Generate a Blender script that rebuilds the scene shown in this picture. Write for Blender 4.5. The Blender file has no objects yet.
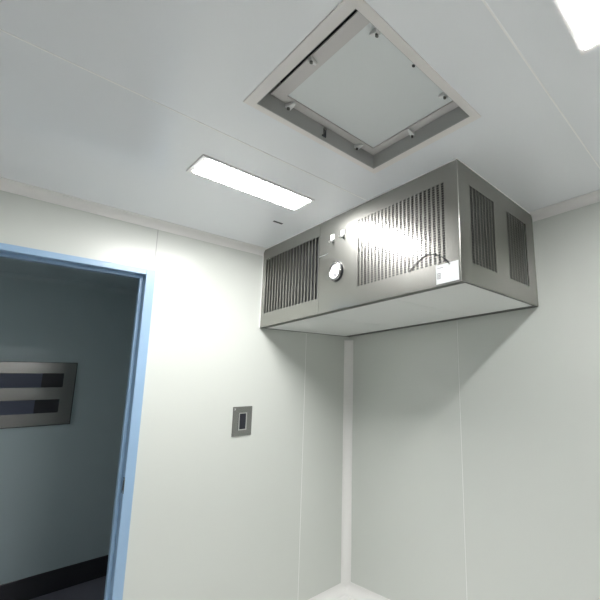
import bpy, bmesh, math, random
from mathutils import Vector, Matrix

random.seed(4)
S = bpy.context.scene
COL = S.collection
PI = math.pi

# ------------------------------------------------------------------ camera
yaw, pit, rol = 0.65679852, 0.16916416, -0.03057712
fwd = Vector((-math.sin(yaw) * math.cos(pit), math.cos(yaw) * math.cos(pit), math.sin(pit)))
r0 = Vector((math.cos(yaw), math.sin(yaw), 0)); u0 = r0.cross(fwd)
rgt = math.cos(rol) * r0 + math.sin(rol) * u0
up = -math.sin(rol) * r0 + math.cos(rol) * u0
cam_data = bpy.data.cameras.new('camera')
cam = bpy.data.objects.new('camera', cam_data); COL.objects.link(cam)
m = Matrix((rgt, up, -fwd)).transposed().to_4x4()
m.translation = (2.46537, -1.92984, 1.42476)
cam.matrix_world = m
cam_data.sensor_width = 36
cam_data.lens = 380.478 / 600 * 36
cam_data.shift_x = -(445.281 - 300) / 600
cam_data.shift_y = (320.779 - 300) / 600
cam_data.clip_start = 0.02
S.camera = cam

# ------------------------------------------------------------------ world, view, lamp strengths
w = bpy.data.worlds.new('world'); S.world = w; w.use_nodes = True
w.node_tree.nodes['Background'].inputs[0].default_value = (0.6, 0.7, 0.8, 1)
w.node_tree.nodes['Background'].inputs[1].default_value = 0.03
S.view_settings.view_transform = 'Standard'
S.view_settings.look = 'None'
S.view_settings.gamma = 1
S.view_settings.use_curve_mapping = False
S.view_settings.exposure = 0.08
LAMP = 106.0            # ceiling lights' lenses
LAMP_COL = (1.0, 0.985, 0.975)

H = 2.37               # ceiling
RX, RY = 3.1, -2.55    # far ends of the room
UD, UL, UB = 0.726, 1.625, 1.834   # the air unit: depth, length, underside height

# ------------------------------------------------------------------ materials
def mat(name, col, rough=0.5, metal=0.0, spec=0.5, bump=0.0, bscale=(1, 1, 1), bfreq=60, var=0.0, coat=0.0, emit=0.0, aniso=0.0):
    M = bpy.data.materials.new(name); M.use_nodes = True
    nt = M.node_tree; b = nt.nodes['Principled BSDF']
    b.inputs['Base Color'].default_value = (*col, 1)
    b.inputs['Roughness'].default_value = rough
    b.inputs['Metallic'].default_value = metal
    b.inputs['Specular IOR Level'].default_value = spec
    b.inputs['Coat Weight'].default_value = coat
    b.inputs['Coat Roughness'].default_value = 0.08
    if emit:
        b.inputs['Emission Color'].default_value = (*LAMP_COL, 1)
        b.inputs['Emission Strength'].default_value = emit
    if bump or var:
        tc = nt.nodes.new('ShaderNodeTexCoord'); mp = nt.nodes.new('ShaderNodeMapping')
        mp.inputs['Scale'].default_value = bscale
        nz = nt.nodes.new('ShaderNodeTexNoise'); nz.inputs['Scale'].default_value = bfreq
        nz.inputs['Detail'].default_value = 3
        nt.links.new(tc.outputs['Object'], mp.inputs['Vector']); nt.links.new(mp.outputs['Vector'], nz.inputs['Vector'])
        if bump:
            bp = nt.nodes.new('ShaderNodeBump'); bp.inputs['Strength'].default_value = bump
            bp.inputs['Distance'].default_value = 0.001
            nt.links.new(nz.outputs['Fac'], bp.inputs['Height']); nt.links.new(bp.outputs['Normal'], b.inputs['Normal'])
        if var:
            mr = nt.nodes.new('ShaderNodeMapRange')
            mr.inputs['To Min'].default_value = rough - var; mr.inputs['To Max'].default_value = rough + var
            nt.links.new(nz.outputs['Fac'], mr.inputs['Value']); nt.links.new(mr.outputs['Result'], b.inputs['Roughness'])
    return M

M_wall = mat('wall_enamel', (0.655, 0.685, 0.645), 0.30, spec=0.5, bump=0.02, bfreq=3)
M_ceil = mat('ceiling_enamel', (0.93, 0.96, 0.985), 0.22, spec=0.8, bump=0.02, bfreq=3)
M_wallfar = mat('grey_wall_panel', (0.20, 0.205, 0.20), 0.35, bump=0.02, bfreq=3)
M_trim = mat('white_moulding', (0.88, 0.88, 0.86), 0.35, bump=0.01)
M_seal = mat('white_sealant', (0.97, 0.98, 0.97), 0.5, bump=0.02)
M_floor = mat('vinyl_floor', (0.92, 0.91, 0.895), 0.35, bump=0.05, bfreq=20)
M_steel = mat('brushed_steel', (0.345, 0.343, 0.32), 0.20, metal=1.0, bump=0.06, bscale=(60, 60, 1.2), bfreq=4, var=0.04)
def two_lobe(M, rough2, fac):
    """brushed metal: a second, broader gloss lobe mixed in"""
    nt = M.node_tree; a = nt.nodes['Principled BSDF']; out = nt.nodes['Material Output']
    b = nt.nodes.new('ShaderNodeBsdfPrincipled'); mx = nt.nodes.new('ShaderNodeMixShader')
    b.inputs['Base Color'].default_value = a.inputs['Base Color'].default_value
    b.inputs['Metallic'].default_value = 1.0; b.inputs['Roughness'].default_value = rough2
    mx.inputs[0].default_value = fac
    nt.links.new(a.outputs[0], mx.inputs[1]); nt.links.new(b.outputs[0], mx.inputs[2]); nt.links.new(mx.outputs[0], out.inputs['Surface'])
two_lobe(M_steel, 0.43, 0.34)
M_plate = mat('satin_steel_plate', (0.38, 0.38, 0.37), 0.25, metal=1.0, bump=0.05, bscale=(1, 30, 30), bfreq=8)
M_chrome = mat('chrome', (0.8, 0.8, 0.8), 0.12, metal=1.0, bump=0.01)
M_rim = mat('dark_steel_rim', (0.16, 0.165, 0.155), 0.4, metal=0.9, bump=0.03)
M_dark = mat('interior_shade', (0.020, 0.021, 0.023), 0.6, bump=0.02)  # near-black colour stands in for the shade inside hollows and gaps
M_black = mat('black_plastic', (0.02, 0.022, 0.03), 0.3, bump=0.02)
M_diff = mat('diffuser_sheet', (0.72, 0.74, 0.72), 0.45, bump=0.05, bfreq=200)
M_hatch = mat('hatch_frame_enamel', (0.84, 0.82, 0.80), 0.35, bump=0.02)
M_hframe = mat('hatch_panel_frame_grey', (0.66, 0.645, 0.635), 0.35, bump=0.02)
M_hinner = mat('hatch_side_grey', (0.5, 0.51, 0.5), 0.45, bump=0.02)
M_hpanel = mat('hatch_panel_white', (0.8, 0.84, 0.84), 0.30, bump=0.02)
M_white = mat('white_plastic', (0.85, 0.86, 0.86), 0.3, bump=0.01)
M_paper = mat('label_paper', (0.72, 0.75, 0.76), 0.4, bump=0.01)
M_grey = mat('grey_joint', (0.42, 0.43, 0.42), 0.5, bump=0.01)
M_ink = mat('grey_ink', (0.18, 0.19, 0.2), 0.5, bump=0.01)
M_blue = mat('blue_door_paint', (0.31, 0.47, 0.66), 0.30, bump=0.01)
M_lens = mat('lamp_lens', (0.9, 0.9, 0.88), 0.4, emit=LAMP, bump=0.01)
M_fill_lens = mat('corridor_fill_lens', (0.85, 0.88, 0.9), 0.4, emit=28.0, bump=0.01)  # glow of the added corridor fill lamp
M_lframe = mat('lamp_frame_white', (0.86, 0.86, 0.85), 0.35, bump=0.01)
M_corwall = mat('corridor_enamel', (0.55, 0.67, 0.69), 0.30, bump=0.02, bfreq=3)
M_kick = mat('dark_kickplate', (0.10, 0.10, 0.11), 0.30, metal=0.8, bump=0.03, bscale=(1, 1, 30))
M_corfloor = mat('corridor_vinyl', (0.17, 0.17, 0.21), 0.4, bump=0.05, bfreq=20)
M_slate = mat('slate_blue_board', (0.09, 0.11, 0.17), 0.35, bump=0.02)

# ------------------------------------------------------------------ helpers
def link(name, bm, material, parent=None, smooth=False, bevel=0.0, solid=0.0, seg=2):
    bmesh.ops.recalc_face_normals(bm, faces=bm.faces) if not solid else None
    me = bpy.data.meshes.new(name); bm.to_mesh(me); bm.free()
    o = bpy.data.objects.new(name, me); COL.objects.link(o)
    me.materials.append(material)
    if smooth:
        for p in me.polygons: p.use_smooth = True
    if solid:
        md = o.modifiers.new('thickness', 'SOLIDIFY'); md.thickness = solid; md.offset = -1
    if bevel:
        md = o.modifiers.new('bevel', 'BEVEL'); md.width = bevel; md.segments = seg; md.limit_method = 'ANGLE'
    if parent: o.parent = parent
    return o

def box(bm, x0, x1, y0, y1, z0, z1):
    v = [bm.verts.new(p) for p in ((x0,y0,z0),(x1,y0,z0),(x1,y1,z0),(x0,y1,z0),(x0,y0,z1),(x1,y0,z1),(x1,y1,z1),(x0,y1,z1))]
    for f in ((0,3,2,1),(4,5,6,7),(0,1,5,4),(1,2,6,5),(2,3,7,6),(3,0,4,7)): bm.faces.new([v[i] for i in f])

def boxobj(name, dims, material, parent=None, bevel=0.0):
    bm = bmesh.new(); box(bm, *dims); return link(name, bm, material, parent, bevel=bevel)

def cyl(bm, c, axis, r, h, n=32, r2=None):
    """closed cylinder from c along axis for h"""
    a = Vector(axis).normalized(); c = Vector(c); r2 = r if r2 is None else r2
    s = a.orthogonal().normalized(); t = a.cross(s)
    A = [bm.verts.new(c + r * (math.cos(2*PI*i/n) * s + math.sin(2*PI*i/n) * t)) for i in range(n)]
    B = [bm.verts.new(c + a*h + r2 * (math.cos(2*PI*i/n) * s + math.sin(2*PI*i/n) * t)) for i in range(n)]
    bm.faces.new(A[::-1]); bm.faces.new(B)
    for i in range(n): bm.faces.new((A[i], A[(i+1) % n], B[(i+1) % n], B[i]))

def ring(bm, c, axis, prof, n=40):
    """lathe of a closed profile [(radius, height)] about axis"""
    a = Vector(axis).normalized(); c = Vector(c); s = a.orthogonal().normalized(); t = a.cross(s)
    R = [[bm.verts.new(c + a*h + r*(math.cos(2*PI*i/n)*s + math.sin(2*PI*i/n)*t)) for i in range(n)] for r, h in prof]
    k = len(prof)
    for j in range(k):
        for i in range(n):
            bm.faces.new((R[j][i], R[j][(i+1) % n], R[(j+1) % k][(i+1) % n], R[(j+1) % k][i]))

def grid_plate(bm, O, U, V, us, vs, hole):
    """flat sheet in the plane O + u U + v V over sorted us, vs, leaving out the cells where hole(i, j)"""
    O, U, V = Vector(O), Vector(U), Vector(V)
    P = {}
    def vert(i, j):
        if (i, j) not in P: P[(i, j)] = bm.verts.new(O + U*us[i] + V*vs[j])
        return P[(i, j)]
    for i in range(len(us)-1):
        for j in range(len(vs)-1):
            if not hole(i, j): bm.faces.new((vert(i, j), vert(i+1, j), vert(i+1, j+1), vert(i, j+1)))

def plate_cuts(bm, O, U, V, rect, cuts):
    us = sorted({rect[0], rect[1], *[c[0] for c in cuts], *[c[1] for c in cuts]})
    vs = sorted({rect[2], rect[3], *[c[2] for c in cuts], *[c[3] for c in cuts]})
    def hole(i, j):
        u = (us[i]+us[i+1])/2; v = (vs[j]+vs[j+1])/2
        return any(c[0] < u < c[1] and c[2] < v < c[3] for c in cuts)
    grid_plate(bm, O, U, V, us, vs, hole)

def perforated(bm, O, U, V, rect, nu, nv, fu, fv):
    """sheet pierced by nu x nv upright slots; fu, fv: share of the pitch that is open"""
    u0, u1, v0, v1 = rect; pu = (u1-u0)/nu; pv = (v1-v0)/nv
    us, vs = [u0], [v0]
    for i in range(nu): c = u0 + (i+.5)*pu; us += [c - pu*fu/2, c + pu*fu/2]
    for j in range(nv): c = v0 + (j+.5)*pv; vs += [c - pv*fv/2, c + pv*fv/2]
    us.append(u1); vs.append(v1)
    grid_plate(bm, O, U, V, us, vs, lambda i, j: i % 2 == 1 and j % 2 == 1)

def cove(name, p0, p1, a, b, r, material, label=None, n=8, lip=0.003):
    """concave quarter moulding from p0 to p1; a, b: unit directions out of the two faces it joins"""
    bm = bmesh.new(); p0, p1, a, b = Vector(p0), Vector(p1), Vector(a), Vector(b)
    prof = [Vector((0, 0, 0)), a*(r+lip), a*(r+lip) + b*lip]
    c = a*(r) + b*(r)
    for i in range(n+1):
        t = (PI/2) * i / n
        prof.append(c + a*(-r*math.sin(t)) * 0.94 + b*(-r*math.cos(t)) * 0.94)
    prof += [b*(r+lip) + a*lip, b*(r+lip)]
    A = [bm.verts.new(p0+q) for q in prof]; B = [bm.verts.new(p1+q) for q in prof]
    k = len(prof)
    for i in range(k): bm.faces.new((A[i], A[(i+1) % k], B[(i+1) % k], B[i]))
    bm.faces.new(A); bm.faces.new(B[::-1])
    o = link(name, bm, material)
    o['kind'] = 'structure'
    return o

def structure(o): o['kind'] = 'structure'; return o

def thing(name, loc, label, cat, group=None):
    o = bpy.data.objects.new(name, None); COL.objects.link(o); o.location = loc
    o.empty_display_size = 0.1
    o['label'] = label; o['category'] = cat
    if group: o['group'] = group
    return o

def settle(root, parts):
    """keep parts built in world coordinates where they are under a root that is not at the origin"""
    for p in parts:
        par = p.parent
        if par is root: p.matrix_parent_inverse = Matrix.Translation(-Vector(root.location))

# ------------------------------------------------------------------ the room
T = 0.05
DY0, DY1, DZ = -2.19, -1.332, 2.07        # hole in the left wall for the door frame
bm = bmesh.new()
box(bm, -T, 0, DY1, 0.05, 0, H); box(bm, -T, 0, RY, DY0, 0, H); box(bm, -T, 0, DY0, DY1, DZ, H)
structure(link('wall_left', bm, M_wall))
structure(boxobj('wall_back', (0, RX, 0, T, 0, H), M_wall))
structure(boxobj('wall_right', (RX, RX+T, RY-T, T, 0, H), M_wallfar))
structure(boxobj('wall_front', (-T, RX, RY-T, RY, 0, H), M_wallfar))
structure(boxobj('floor', (-T, RX, RY, 0, -0.05, 0), M_floor))
# the ceiling, with the openings of the hatch and of the lights
HX0, HX1, HY0, HY1 = 1.303, 1.812, -1.412, -0.902
L1 = (0.690, 0.868, -1.412, -0.905)
L2 = (2.208, 2.386, -1.415, -0.905)
bm = bmesh.new()
plate_cuts(bm, (0, 0, H), (1, 0, 0), (0, 1, 0), (-T, RX+T, RY-T, T), [(HX0, HX1, HY0, HY1), (L1[0]+.012, L1[1]-.012, L1[2]+.012, L1[3]-.012), (L2[0]+.012, L2[1]-.012, L2[2]+.012, L2[3]-.012)])
for f in bm.faces: f.normal_update()
o = structure(link('ceiling', bm, M_ceil, solid=0.04))
o.modifiers['thickness'].offset = 1

CR = 0.040
cove('trim_1', (0, RY, H), (0, 0, H), (1, 0, 0), (0, 0, -1), CR, M_trim)
cove('trim_2', (UL+.002, 0, H), (RX, 0, H), (0, -1, 0), (0, 0, -1), CR, M_trim)
cove('trim_3', (0, 0, 0), (0, 0, UB-.03), (1, 0, 0), (0, -1, 0), 0.047, M_trim)
cove('trim_4', (0, DY1+.03, 0), (0, 0, 0), (1, 0, 0), (0, 0, 1), 0.055, M_trim)
cove('trim_5', (0, 0, 0), (RX, 0, 0), (0, -1, 0), (0, 0, 1), 0.055, M_trim)
cove('trim_6', (RX, RY, H), (RX, 0, H), (-1, 0, 0), (0, 0, -1), CR, M_trim)
cove('trim_7', (0, RY, H), (RX, RY, H), (0, 1, 0), (0, 0, -1), CR, M_trim)
# sealed joints between panels
def joint(n, dims): structure(boxobj('trim_%d' % n, dims, M_seal, bevel=0.0006))
joint(9, (1.054, 1.060, RY, -UD, H-.0012, H+.001))
joint(10, (2.067, 2.073, RY, 0, H-.0012, H+.001))
joint(11, (-.001, .0010, -.3865, -.3840, 0, UB-.01))
joint(12, (1.0705, 1.0730, -.0010, .001, 0, UB-.01))
structure(boxobj('trim_13', (-.001, .0006, -1.3195, -1.3165, 2.09, H-.04), M_grey))

# ------------------------------------------------------------------ door frame
door = bpy.data.objects.new('door_1', None); COL.objects.link(door); door['kind'] = 'structure'
CW = 0.040                                # casing width; outer edge at y=-1.312, z=2.090
OY, OZ = -1.312, 2.090
def portal(bm, x0, x1, out, inn, ylo):
    """upside-down U: outer edge 'out' and inner edge 'inn' measured inward from the casing's outer edge"""
    box(bm, x0, x1, OY-inn, OY-out, 0, OZ-out)
    box(bm, x0, x1, ylo+out, ylo+inn, 0, OZ-out)
    hin = inn - .010
    box(bm, x0, x1, ylo+inn, OY-inn, OZ-hin, OZ-out)
YL = -2.21
bm = bmesh.new(); portal(bm, 0.0, 0.012, 0, CW, YL); portal(bm, -T-.012, -T, 0, CW, YL); portal(bm, -T, 0.0, 0.0205, CW, YL)
link('door_frame', bm, M_blue, door, bevel=0.0015)
bm = bmesh.new(); portal(bm, -T-.012, -0.034, CW-.010, CW+.014, YL)
link('door_stop', bm, M_blue, door, bevel=0.001)
st = boxobj('strike_plate', (-.014, .0135, OY-CW-.0015, OY-CW+.001, 0.955, 1.03), M_plate, door)
bm = bmesh.new(); box(bm, -.008, .008, OY-CW-.0022, OY-CW-.0005, 0.97, 1.015)
link('latch_slot', bm, M_black, st)

# ------------------------------------------------------------------ the dark corridor beyond
CX = -1.80
structure(boxobj('wall_corridor', (CX-T, CX, -4.6, 1.6, 0, 2.36), M_corwall))
structure(boxobj('floor_corridor', (CX-T, -T, -4.6, 1.6, -0.05, 0), M_corfloor))
structure(boxobj('ceiling_corridor', (CX-T, -T, -4.6, 1.6, 2.36, 2.41), M_corwall))
structure(boxobj('wall_corridor_end', (CX, -T, 1.6, 1.65, 0, 2.36), M_corwall))
structure(boxobj('wall_corridor_start', (CX, -T, -4.65, -4.6, 0, 2.36), M_corwall))
cove('trim_14', (CX, -4.6, 2.36), (CX, 1.6, 2.36), (1, 0, 0), (0, 0, -1), 0.04, M_corwall)
bm = bmesh.new(); box(bm, CX, CX+.008, -4.6, 1.6, 0, 0.155)
structure(link('baseboard_corridor', bm, M_kick, bevel=0.003))

wd = thing('slotted_wall_panel', (CX, -1.85, 1.21), 'stainless steel wall panel with two long dark slots, seen through the blue doorway', 'wall panel')
FY0, FY1, FZ0, FZ1 = -2.36, -1.314, 1.220, 1.695
slots = [(-2.28, -1.383, 1.505, 1.612), (-2.28, -1.39, 1.312, 1.412)]
bm = bmesh.new(); plate_cuts(bm, (CX+.012, 0, 0), (0, 1, 0), (0, 0, 1), (FY0, FY1, FZ0, FZ1), slots)
p1 = link('frame_plate', bm, M_plate, wd, solid=0.010, bevel=0.001)
pts = [p1]
for s in slots:
    bk = boxobj('slot_recess', (CX+.0005, CX+.0015, s[0], s[1], s[2], s[3]), M_black, wd); pts.append(bk)
    bd = boxobj('slot_board', (CX+.0015, CX+.0035, s[0], -1.50 - (0.02 if s is slots[1] else 0), s[2], s[3]), M_slate, wd); pts.append(bd)
bm = bmesh.new(); plate_cuts(bm, (CX+.002, 0, 0), (0, 1, 0), (0, 0, 1), (FY0-.004, FY1+.004, FZ0-.004, FZ1+.004), [(FY0+.01, FY1-.01, FZ0+.01, FZ1-.01)])
pts.append(link('gasket', bm, M_black, wd, solid=0.0015))
settle(wd, pts)

# ------------------------------------------------------------------ ceiling lights
def ceiling_light(L, label):
    x0, x1, y0, y1 = L
    t = thing('ceiling_light', ((x0+x1)/2, (y0+y1)/2, H), label, 'ceiling light', 'recessed ceiling lights')
    bm = bmesh.new()
    plate_cuts(bm, (0, 0, H-.006), (1, 0, 0), (0, 1, 0), (x0, x1, y0, y1), [(x0+.016, x1-.016, y0+.020, y1-.016)])
    fr = link('frame', bm, M_lframe, t); md = fr.modifiers.new('t', 'SOLIDIFY'); md.thickness = .006; md.offset = -1 if fr.data.polygons[0].normal.z < 0 else 1
    ln = boxobj('lens', (x0+.0155, x1-.0155, y0+.0195, y1-.0155, H-.008, H+.002), M_lens, t, bevel=0.002)
    bm = bmesh.new()
    bx = boxobj('housing', (x0+.0145, x1-.0145, y0+.0185, y1-.0145, H+.003, H+.035), M_lframe, t)
    settle(t, [fr, ln, bx])
ceiling_light(L1, 'long bright ceiling light between the doorway and the steel air unit')
ceiling_light(L2, 'bright ceiling light cut off by the top right corner of the view')

# added fill lamp, out of view left of the doorway, brightens the corridor
cl = thing('corridor_fill_light', (-.9, -3.4, 2.36), 'added unseen fill light that brightens the corridor beyond the blue doorway', 'ceiling light')
ca = boxobj('frame', (-1.05, -.75, -3.7, -3.1, 2.350, 2.36), M_lframe, cl, bevel=.002)
cb = boxobj('lens', (-1.03, -.77, -3.68, -3.12, 2.346, 2.351), M_fill_lens, cl, bevel=.001)
settle(cl, [ca, cb])

# ------------------------------------------------------------------ ceiling hatch
ht = thing('ceiling_hatch', ((HX0+HX1)/2, (HY0+HY1)/2, H), 'square recessed white access hatch in the ceiling with small clips', 'ceiling hatch')
P = []
bm = bmesh.new()
plate_cuts(bm, (0, 0, H-.004), (1, 0, 0), (0, 1, 0), (1.277, 1.842, -1.443, -0.874), [(HX0+.0, HX1-.0, HY0+.0, HY1-.0)])
o = link('flange', bm, M_hatch, ht); md = o.modifiers.new('t', 'SOLIDIFY'); md.thickness = .004; md.offset = -1 if o.data.polygons[0].normal.z < 0 else 1
P.append(o)
ZP = H + 0.058      # underside of the set-back panel
bm = bmesh.new(); e = .002
box(bm, HX0, HX0+e, HY0, HY1, H-.003, ZP+.07); box(bm, HX1-e, HX1, HY0, HY1, H-.003, ZP+.07)
box(bm, HX0+e, HX1-e, HY0, HY0+e, H-.003, ZP+.07); box(bm, HX0+e, HX1-e, HY1-e, HY1, H-.003, ZP+.07)
P.append(link('sleeve', bm, M_hinner, ht))
P.append(boxobj('cavity_lid', (HX0, HX1, HY0, HY1, ZP+.071, ZP+.075), M_dark, ht))
PX0, PX1, PY0, PY1 = 1.342, 1.773, -1.327, -0.938
FX0, FX1, FYa, FYb = HX0+.003, HX1-.003, HY0+.044, HY1-.003
bm = bmesh.new()
plate_cuts(bm, (0, 0, ZP), (1, 0, 0), (0, 1, 0), (FX0, FX1, FYa, FYb), [(PX0, PX1, PY0, PY1)])
o = link('panel_frame', bm, M_hframe, ht); md = o.modifiers.new('t', 'SOLIDIFY'); md.thickness = .005; md.offset = -1 if o.data.polygons[0].normal.z < 0 else 1
P.append(o)
P.append(boxobj('panel', (PX0+.0025, PX1-.0005, PY0+.0005, PY1-.0025, ZP+.002, ZP+.012), M_hpanel, ht, bevel=0.001))
P.append(boxobj('joint_shadow_strip', (PX0, PX1, PY0, PY1, ZP+.0125, ZP+.014), M_dark, ht))
def clip(x, y, dx, dy, k=1.0):
    """turn clip: small base on the sleeve and a tapered white tongue under the panel frame"""
    bm = bmesh.new()
    px, py = -dy, dx
    base = [(x + px*s*.011*k, y + py*s*.011*k) for s in (-1, 1)]
    tip = [(x + dx*.034*k + px*(s*.005+.007)*k, y + dy*.034*k + py*(s*.005+.007)*k) for s in (-1, 1)]
    z0, z1 = ZP-.018, ZP-.004
    q = [base[0], base[1], tip[1], tip[0]]
    A = [bm.verts.new((a, b, z0 + (.007 if i > 1 else 0))) for i, (a, b) in enumerate(q)]
    B = [bm.verts.new((a, b, z1)) for a, b in q]
    bm.faces.new(A); bm.faces.new(B[::-1])
    for i in range(4): bm.faces.new((A[i], A[(i+1) % 4], B[(i+1) % 4], B[i]))
    c = link('clip', bm, M_white, ht, bevel=.0015); P.append(c)
    bm = bmesh.new(); cyl(bm, (x+dx*.006, y+dy*.006, z0-.004), (0, 0, 1), .0050, .006, 16)
    link('screw', bm, M_rim, c)
clip(HX0+.002, -1.305, 1, 0); clip(HX0+.002, -1.0, 1, 0)
clip(1.540, HY1-.002, 0, -1)
clip(1.772, -1.300, -1, 0, .8); clip(1.774, -0.990, -1, 0, .8)
clip(1.545, -1.372, 0, 1, .8)
bm = bmesh.new()
box(bm, HX0+.002, HX0+.004, -1.158, -1.146, H+.012, H+.050)
cyl(bm, (HX0+.003, -1.152, H+.046), (1, 0, 0), .0065, .005, 16)
P.append(link('latch', bm, M_plate, ht))
bm = bmesh.new(); box(bm, HX0+.005, HX0+.010, -1.1545, -1.150, H+.014, H+.038); box(bm, HX0+.005, HX0+.010, -1.166, -1.150, H+.010, H+.015)
link('hook', bm, M_black, P[-1])
bm = bmesh.new(); cyl(bm, (1.762, -1.142, ZP-.0012), (0, 0, 1), .0052, .002, 16); P.append(link('screw_hole', bm, M_black, ht))
settle(ht, P)

# small dark slot plate in the ceiling
sl = thing('ceiling_slot', (0.482, -0.888, H), 'tiny dark metal slot in the ceiling near the left end of the air unit', 'ceiling fitting')
bm = bmesh.new(); box(bm, .474, .490, -.915, -.862, H-.002, H)
a = link('plate', bm, M_black, sl, bevel=.0008)
b_ = boxobj('slit', (.479, .485, -.910, -.885, H-.0028, H-.0018), M_black, sl)
settle(sl, [a, b_])

# ------------------------------------------------------------------ wall switch
sw = thing('wall_switch', (0, -.804, 1.16), 'square-edged stainless steel switch plate with dark rocker on the left wall', 'light switch')
SY0, SY1, SZ0, SZ1 = -.862, -.747, 1.162, 1.337
bm = bmesh.new(); box(bm, 0, .006, SY0, SY1, SZ0, SZ1); P = [link('plate', bm, M_plate, sw, bevel=.002)]
bm = bmesh.new(); plate_cuts(bm, (.0085, 0, 0), (0, 1, 0), (0, 0, 1), (-.828, -.779, 1.196, 1.300), [(-.822, -.785, 1.202, 1.294)])
P.append(link('rocker_frame', bm, M_chrome, sw, solid=.003))
bm = bmesh.new()
v = [bm.verts.new(p) for p in ((.005,-.822,1.202),(.005,-.785,1.202),(.005,-.785,1.294),(.005,-.822,1.294),(.0075,-.822,1.202),(.0075,-.785,1.202),(.0095,-.785,1.250),(.0095,-.822,1.250),(.007,-.785,1.294),(.007,-.822,1.294))]
for f in ((0,3,2,1),(4,5,6,7),(7,6,8,9),(0,1,5,4),(3,9,8,2)): bm.faces.new([v[i] for i in f])
bm.faces.new([v[i] for i in (1,2,8,6,5)]); bm.faces.new([v[i] for i in (0,4,7,9,3)])
P.append(link('rocker', bm, M_black, sw))
for (yy, zz) in ((-.850, 1.322),):
    bm = bmesh.new(); cyl(bm, (.0055, yy, zz), (1, 0, 0), .007, .003, 20, .004); P.append(link('screw', bm, M_chrome, sw))
settle(sw, P)

# ------------------------------------------------------------------ the air unit
un = thing('air_filter_unit', (UL/2, -UD/2, UB), 'large brushed stainless steel air filter unit hung in the corner under the ceiling', 'air unit')
P = []
TOP = H - .001
GZ0, GZ1 = 1.925, 2.288
SEAM = .652
gl = (.040, .655-.012, GZ0, 2.292)
gr = (.980, 1.555, GZ0+.005, 2.288)
gs1 = (-.641, -.434, GZ0+.005, 2.282); gs2 = (-.312, -.092, GZ0+.005, 2.282)
yF = -UD
# skins (solid sheets 1.5 mm thick, going inward)
bm = bmesh.new(); plate_cuts(bm, (0, yF, 0), (1, 0, 0), (0, 0, 1), (.001, SEAM-.001, UB+.004, TOP), [gl])
P.append(link('access_door', bm, M_steel, un, solid=.0015))
bm = bmesh.new(); plate_cuts(bm, (0, yF, 0), (1, 0, 0), (0, 0, 1), (SEAM+.001, UL-.004, UB+.004, TOP), [gr])
P.append(link('front_panel', bm, M_steel, un, solid=.0015))
bm = bmesh.new(); plate_cuts(bm, (UL, 0, 0), (0, 1, 0), (0, 0, 1), (yF+.004, -.001, UB+.004, TOP), [gs1, gs2])
P.append(link('side_panel', bm, M_steel, un, solid=.0015))
# rounded vertical corner and lower edges
bm = bmesh.new(); cyl(bm, (UL-.004, yF+.004, UB+.002), (0, 0, 1), .004, TOP-UB-.002, 24)
P.append(link('corner_edge', bm, M_steel, un, smooth=False))
# near-black liner: interior shade put into its colour, so the openings look deep
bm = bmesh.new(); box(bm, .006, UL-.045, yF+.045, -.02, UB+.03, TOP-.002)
P.append(link('shade_liner', bm, M_dark, un))
# grilles
bm = bmesh.new()
n = 18; pw = (gl[1]-gl[0])/n
for i in range(n+1):
    c = gl[0] + i*pw
    # each slat is a blade bent back into the opening
    a0 = max(gl[0], c - pw*.17); a1 = min(gl[1], c + pw*.17)
    vv = [bm.verts.new(p) for p in ((a0, yF+.0006, gl[2]), (a1, yF+.0006, gl[2]), (a1, yF+.0006, gl[3]), (a0, yF+.0006, gl[3]))]
    bm.faces.new(vv)
    if i < n:
        ww = [bm.verts.new(p) for p in ((a0+.0009, yF+.0006, gl[2]), (a0+.0009, yF+.014, gl[2]), (a0+.0009, yF+.014, gl[3]), (a0+.0009, yF+.0006, gl[3]))]
        bm.faces.new(ww)
P.append(link('louvre_grille', bm, M_steel, un, solid=.0008))
def mesh_grille(O, U, V, rect, nu, nv, fu, fv):
    bm = bmesh.new(); perforated(bm, O, U, V, rect, nu, nv, fu, fv)
    P.append(link('perforated_grille', bm, M_steel, un, solid=.001))
mesh_grille((0, yF+.0006, 0), (1, 0, 0), (0, 0, 1), gr, 23, 32, .55, .76)
mesh_grille((UL-.0006, 0, 0), (0, 1, 0), (0, 0, 1), gs1, 8, 28, .70, .84)
mesh_grille((UL-.0006, 0, 0), (0, 1, 0), (0, 0, 1), gs2, 8, 28, .70, .84)
# underside: steel rim, three diffuser sheets and a dark gap at the wall
bm = bmesh.new()
plate_cuts(bm, (0, 0, UB), (1, 0, 0), (0, 1, 0), (.001, UL-.001, yF+.001, -.022), [(.006, UL-.007, yF+.034, -.046)])
o = link('bottom_rim', bm, M_rim, un); md = o.modifiers.new('t', 'SOLIDIFY'); md.thickness = .004; md.offset = -1 if o.data.polygons[0].normal.z < 0 else 1
P.append(o)
bm = bmesh.new(); box(bm, .001, UL-.001, -.014, -.003, UB, UB+.006); P.append(link('rear_rail', bm, M_rim, un))
xs = [.007, .60, 1.20, UL-.008]
for i in range(3):
    P.append(boxobj('diffuser', (xs[i]+.0012, xs[i+1]-.0012, yF+.035, -.047, UB+.002, UB+.010), M_diff, un, bevel=.001))
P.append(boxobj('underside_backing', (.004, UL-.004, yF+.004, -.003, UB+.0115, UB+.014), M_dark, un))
# sealant bead along the top edges
bm = bmesh.new(); box(bm, .001, UL+.003, yF-.003, yF, TOP-.004, TOP+.0005); box(bm, UL, UL+.003, yF, -.001, TOP-.004, TOP+.0005)
P.append(link('sealant_bead', bm, M_seal, un))
bm = bmesh.new(); box(bm, .0005, .004, yF-.003, yF, UB, TOP-.004)
P.append(link('side_sealant', bm, M_seal, un))
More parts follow.
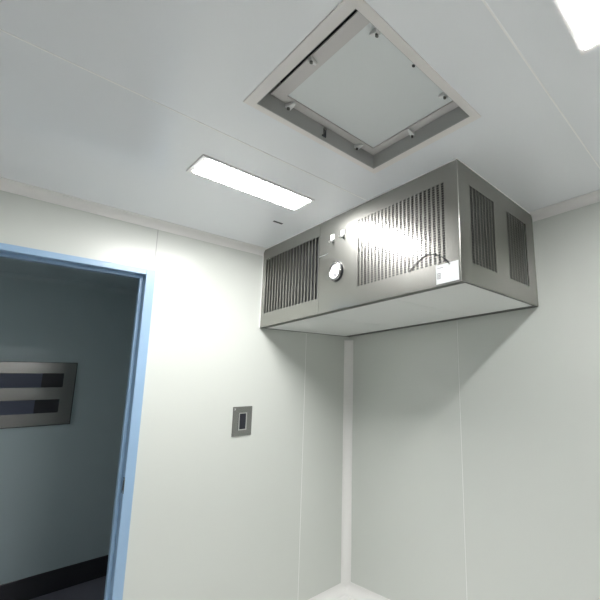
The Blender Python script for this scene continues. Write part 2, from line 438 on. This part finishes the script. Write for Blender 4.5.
# pressure gauge
gx, gz = .812, 2.046
bm = bmesh.new(); ring(bm, (gx, yF, gz), (0, -1, 0), [(.037, 0), (.052, 0), (.052, .010), (.048, .015), (.042, .016), (.039, .012)], 48)
g = link('pressure_gauge', bm, M_plate, un, smooth=True); P.append(g)
bm = bmesh.new(); cyl(bm, (gx, yF, gz), (0, -1, 0), .0395, .010, 48); dial = link('dial', bm, M_white, g)
bm = bmesh.new(); ring(bm, (gx, yF, gz), (0, -1, 0), [(.051, 0), (.0555, 0), (.0555, .006), (.051, .006)], 48); link('rubber_ring', bm, M_black, g)
bm = bmesh.new()
cyl(bm, (gx+.006, yF-.010, gz-.022), (0, -1, 0), .010, .003, 20)
Mx = Matrix.Translation((gx, 0, gz)) @ Matrix.Rotation(math.radians(25), 4, 'Y')
k0 = len(bm.verts); box(bm, -.0014, .0014, yF-.0125, yF-.0105, -.03, .022)
bm.verts.ensure_lookup_table()
for vv in bm.verts[k0:]: vv.co = Mx @ vv.co
for i in range(9):
    a_ = math.radians(-60 + i*15 + 0)
    k0 = len(bm.verts); box(bm, -.0009, .0009, yF-.0115, yF-.0100, .029, .036); bm.verts.ensure_lookup_table()
    R_ = Matrix.Translation((gx, 0, gz)) @ Matrix.Rotation(a_, 4, 'Y')
    for vv in bm.verts[k0:]: vv.co = R_ @ vv.co
link('needle', bm, M_ink, g)
# two toggle switches
for sx, sz in ((.775, 2.248), (.866, 2.249)):
    bm = bmesh.new(); box(bm, sx-.016, sx+.016, yF-.006, yF, sz-.014, sz+.016)
    s_ = link('toggle_switch', bm, M_white, un, bevel=.002); P.append(s_)
    bm = bmesh.new(); cyl(bm, (sx+.003, yF, sz-.026), (0, -1, 0), .0095, .006, 20); cyl(bm, (sx+.003, yF-.005, sz-.026), (0, -1, -.3), .0045, .022, 16, .006)
    link('lever', bm, M_chrome, s_)
    bm = bmesh.new(); cyl(bm, (sx+.003, yF-.0055, sz-.030), (0, -1, 0), .006, .003, 16); link('collar', bm, M_black, s_)
# latch on the access door
bm = bmesh.new(); box(bm, .655, .735, yF-.003, yF, 2.160, 2.166); P.append(link('door_latch', bm, M_chrome, un, bevel=.001))
# sticker in the lower right corner
lb = boxobj('sticker', (1.497, 1.614, yF-.0012, yF-.0002, 1.842, 1.924), M_paper, un); P.append(lb)
bm = bmesh.new()
plate_cuts(bm, (0, yF-.0014, 0), (1, 0, 0), (0, 0, 1), (1.503, 1.521, 1.864, 1.889), [(1.5055, 1.5185, 1.867, 1.886)])
link('logo_frame', bm, M_ink, lb)
bm = bmesh.new()
plate_cuts(bm, (0, yF-.0014, 0), (1, 0, 0), (0, 0, 1), (1.5085, 1.516, 1.870, 1.883), [(1.511, 1.5135, 1.873, 1.880)])
link('logo_letter', bm, M_ink, lb)
bm = bmesh.new()
plate_cuts(bm, (0, yF-.0014, 0), (1, 0, 0), (0, 0, 1), (1.504, 1.536, 1.909, 1.9115), [])
link('text_line', bm, M_ink, lb)
# thin dark arc bowed over the foot of the perforated grille
pt = [(1.342, 1.931), (1.36, 1.943), (1.379, 1.955), (1.419, 1.977), (1.448, 1.986), (1.484, 1.98), (1.521, 1.963), (1.551, 1.938), (1.571, 1.916)]
cu = bpy.data.curves.new('dark_arc', 'CURVE'); cu.dimensions = '3D'; cu.bevel_depth = .0021; cu.bevel_resolution = 2
sp = cu.splines.new('NURBS'); sp.points.add(len(pt)-1); sp.use_endpoint_u = True; sp.order_u = 3
for i, (x, z) in enumerate(pt): sp.points[i].co = (x, yF-.003, z, 1)
tmp = bpy.data.objects.new('dark_arc_tmp', cu); COL.objects.link(tmp)
dg = bpy.context.evaluated_depsgraph_get()
me = bpy.data.meshes.new_from_object(tmp.evaluated_get(dg)); bpy.data.objects.remove(tmp)
me.materials.clear(); me.materials.append(M_black)
wr = bpy.data.objects.new('dark_arc', me); COL.objects.link(wr); wr.parent = un; P.append(wr)
settle(un, P)
